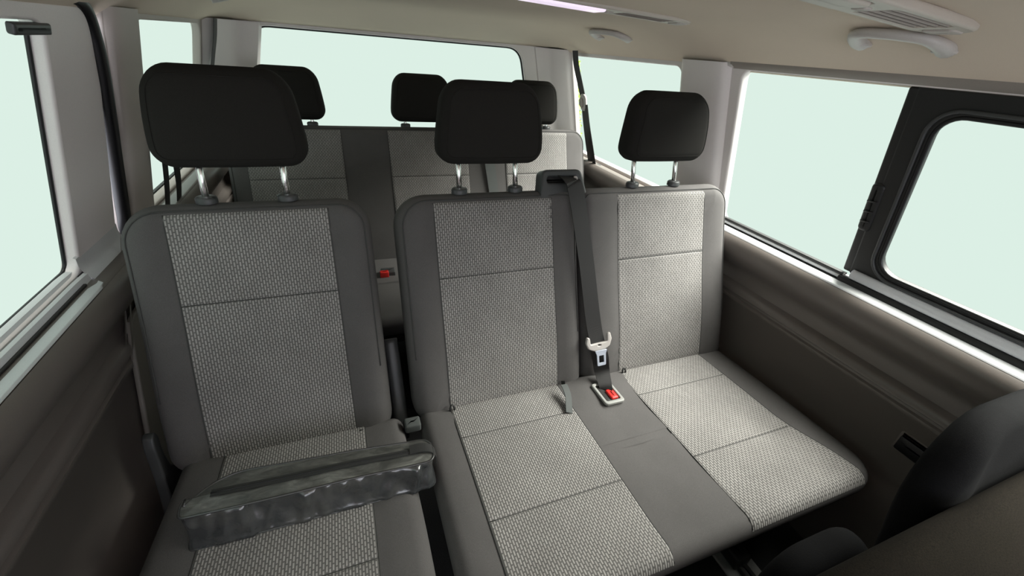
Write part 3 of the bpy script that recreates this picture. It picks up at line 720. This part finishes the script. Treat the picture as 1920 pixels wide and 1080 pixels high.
ribbon('webbing', [q(1.515, 1.00, .050), q(1.525, .965, .075), q(1.545, .90, .08), q(1.60, .80, .075), q(1.66, .70, .06), q(1.70, .62, .05)], Vector((0, 1, .12)), .050, .002, 'web', t)
ribbon('return_webbing', [q(1.500, .98, .050), q(1.51, .92, .062), q(1.53, .84, .062), q(1.555, .74, .056), q(1.57, .64, .05)], Vector((0, 1, .1)), .045, .002, 'web', t)
softbox('guide_slot', .032, .11, .014, .02, .006, fr(q(1.505, .955, .052), (0, 1, 0), (KS, 0, 1), (1, 0, -KS)), 'pillar_d', t, K=3, rings=2)

# ------------------------------------------------------------------ overhead units, handles
def over_unit(y, x0, x1, label, lamp):
    z = ceilz((x0+x1)/2, y)
    t = thing('overhead_console', ((x0+x1)/2, y, z), label, 'overhead console', 'overhead consoles on the headliner')
    def F(x, yy, dn): # frame facing down, u = x, v = -y
        return fr((x, yy, cz(x)-dn), X, -Y, -Z)
    nx = x1-.43
    m = fr(((x0+x1)/2, y, min((cz(x0)+cz(x1))/2, cz((x0+x1)/2))+.0055), Vector((x1-x0, 0, cz(x1)-cz(x0))), -Y, Vector((cz(x1)-cz(x0), 0, -(x1-x0))))
    L = x1-x0
    plate('housing', rquad([(-L/2, -.050), (L/2-.03, -.050), (L/2, -.015), (L/2, .015), (L/2-.03, .050), (-L/2, .050)], .015, 5), [rrect(-L/2+.02, -.02, -.032, .032, .006, 3), rrect(.035, L/2-.07, -.034, .034, .006, 3)], .016, .005, m, 'console', t)
    softbox('lamp_lens', (L/2-.04)/2, .062, .012, .006, .005, m @ Matrix.Translation((-L/4, -.031, .013)), 'lens' if lamp else 'console', t, K=3, rings=2)
    w_ = L/2-.105
    softbox('vent_back', w_/2, .066, .006, .004, .001, m @ Matrix.Translation((.035+w_/2, -.033, -.004)), 'slot', t, K=2, rings=1)
    for k in range(4):
        softbox('vent_slat', w_/2, .0065, .008, .002, .002, m @ Matrix.Translation((.035+w_/2, -.030+.0165*k, .006)) @ Matrix.Rotation(.35, 4, 'X'), 'slat', t, K=2, rings=1)
    for k in range(5):
        softbox('vent_rib', .0025, .066, .006, .001, .001, m @ Matrix.Translation((.045+(w_-.02)*k/4, -.033, .003)), 'light_plastic', t, K=2, rings=1)
    softbox('thumb_wheel', .010, .024, .010, .004, .003, m @ Matrix.Translation((.005, -.012, .011)), 'pillar_d', t, K=2, rings=1)
    softbox('end_cap', .018, .05, .006, .008, .002, m @ Matrix.Translation((L/2-.035, -.025, .011)), 'pillar_d', t, K=2, rings=1)
over_unit(1.145, .42, .960, 'overhead lamp and air vent unit above the double bench', True)
over_unit(.535, .50, 1.035, 'slatted overhead air vent beside the large grab handle', False)
def grab(p0, p1, drop, rise, label, r=.0145):
    p0, p1 = Vector(p0), Vector(p1); c = (p0+p1)/2
    t = thing('grab_handle', c, label, 'grab handle', 'grab handles on the headliner')
    d = (p1-p0); out = Vector(drop)
    P = [p0, p0+out*.35-d*.015, p0+out*.85+d*.06, p0+out*1.05+d*.22, p0+out*1.08+d*.5, p0+out*1.0+d*.72, p0+out*.8+d*.90, p0+out*.35+d*1.0, p1]
    S = smooth_path(P, 8); n = len(S); rr = []
    for i in range(n):
        f = i/(n-1); e = min(f, 1-f); rr.append(r*(1.25-.45*sstep(.05, .3, e)))
    tube('grip', S, rr, 'light_plastic', t, 12, flat=.8)
    for p in (p0, p1):
        softbox('foot', .021, .036, .008, .016, .003, fr(p-d.normalized()*0-Vector((0, .018, 0))+out*.08, X, Y, Vector((0, 0, 1))), 'light_plastic', t, K=3, rings=2)
    return t
grab((1.082, .715, 1.316), (1.097, .565, 1.309), (-.075, -.012, .014), .016, 'large pale grab handle above the right sliding window')
grab((1.072, 1.80, 1.318), (1.085, 1.61, 1.314), (-.075, -.02, .014), 0, 'small pale grab handle above the right rear quarter window')
grab((-.343, 1.83, 1.315), (-.348, 1.63, 1.313), (.070, 0, .012), 0, 'pale grab handle cut off by the top edge above the left quarter window')

# ------------------------------------------------------------------ side details
pk = thing('panel_pocket', (1.298, .28, .42), 'small black recess in the ribbed panel at the lower right', 'recess')
softbox('pocket_frame', .052, .062, .010, .008, .003, fr((1.2965, .275, .392), -Y, Z, -X), 'panel', pk, K=3, rings=2)
softbox('pocket_hollow', .046, .048, .004, .005, .001, fr((1.2935, .275, .396), -Y, Z, -X), 'rubber', pk, K=2, rings=1)
for k in range(2):
    softbox('pocket_lip', .046, .005, .006, .002, .002, fr((1.291, .275, .441+.007*k), -Y, Z, -X), 'panel', pk, K=2, rings=1)
fa = thing('floor_anchor', (.985, .37, FLOOR), 'black floor latch in a grey track under the bench front', 'floor latch')
boxat('track', (.93, .20, FLOOR), (1.04, .46, FLOOR+.012), .004, 'bezel', fa)
boxat('latch_block', (.955, .34, FLOOR+.01), (1.01, .45, FLOOR+.06), .008, 'black', fa)
boxat('latch_lever', (.965, .27, FLOOR+.012), (1.0, .35, FLOOR+.03), .005, 'black', fa)

# ------------------------------------------------------------------ front seats at the lower right
f1 = thing('front_seat', (1.02, .10, FLOOR), 'dark front seat with rounded shoulder at the right edge', 'seat')
t11 = math.radians(11); fv = Vector((0, math.sin(t11), math.cos(t11))); fn = Vector((0, -math.cos(t11), math.sin(t11)))
gA = lambda u, v: .012*math.exp(-((u+.14)/.05)**2) - .006
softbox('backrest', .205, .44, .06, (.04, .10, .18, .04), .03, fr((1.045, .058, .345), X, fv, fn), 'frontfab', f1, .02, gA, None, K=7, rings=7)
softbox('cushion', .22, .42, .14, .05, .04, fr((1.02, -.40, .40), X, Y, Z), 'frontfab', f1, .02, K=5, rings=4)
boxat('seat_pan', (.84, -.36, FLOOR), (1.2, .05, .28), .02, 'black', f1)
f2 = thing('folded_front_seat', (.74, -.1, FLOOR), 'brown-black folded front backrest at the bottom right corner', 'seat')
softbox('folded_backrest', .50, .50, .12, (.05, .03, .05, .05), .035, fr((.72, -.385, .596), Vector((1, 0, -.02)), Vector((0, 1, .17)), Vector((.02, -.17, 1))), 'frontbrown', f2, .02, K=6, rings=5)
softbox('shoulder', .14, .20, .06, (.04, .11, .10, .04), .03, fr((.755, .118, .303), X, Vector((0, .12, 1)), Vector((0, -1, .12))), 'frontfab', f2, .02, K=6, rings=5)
boxat('support', (.40, -.3, FLOOR), (.80, .08, .50), .03, 'black', f2)

# ------------------------------------------------------------------ tree sliver outside the right quarter window
tr_ = thing('slim_tree', (2.90, 5.0, -1.0), 'yellow-green foliage glimpsed between right rear pillar and belt', 'tree')
def tx(z): return 2.775+(.673-max(z, -.2))*.19
tube('trunk', [(tx(z), 5.0, z) for z in (-1.0, -.3, .4, 1.0)], [.025, .02, .014, .006], 'bark', tr_, 8)
vs = []; fs = []
for k in range(1500):
    z = -.45 + 1.62*random.random(); r = .075*math.sqrt(random.random())*(1-.35*max(0, z-.6)); a = random.random()*6.283
    c = Vector((tx(z)+r*math.cos(a), 5.0+r*math.sin(a), z)); e1 = Vector((random.gauss(0, 1), random.gauss(0, 1), random.gauss(0, 1))).normalized(); e2 = e1.orthogonal().normalized(); s_ = .016+.014*random.random()
    b = len(vs); vs += [c-e1*s_, c+e2*s_*.45, c+e1*s_, c-e2*s_*.45]; fs.append((b, b+1, b+2, b+3))
tag(link('foliage', mesh('foliage', vs, fs), 'leaf', tr_, False), kind='stuff')
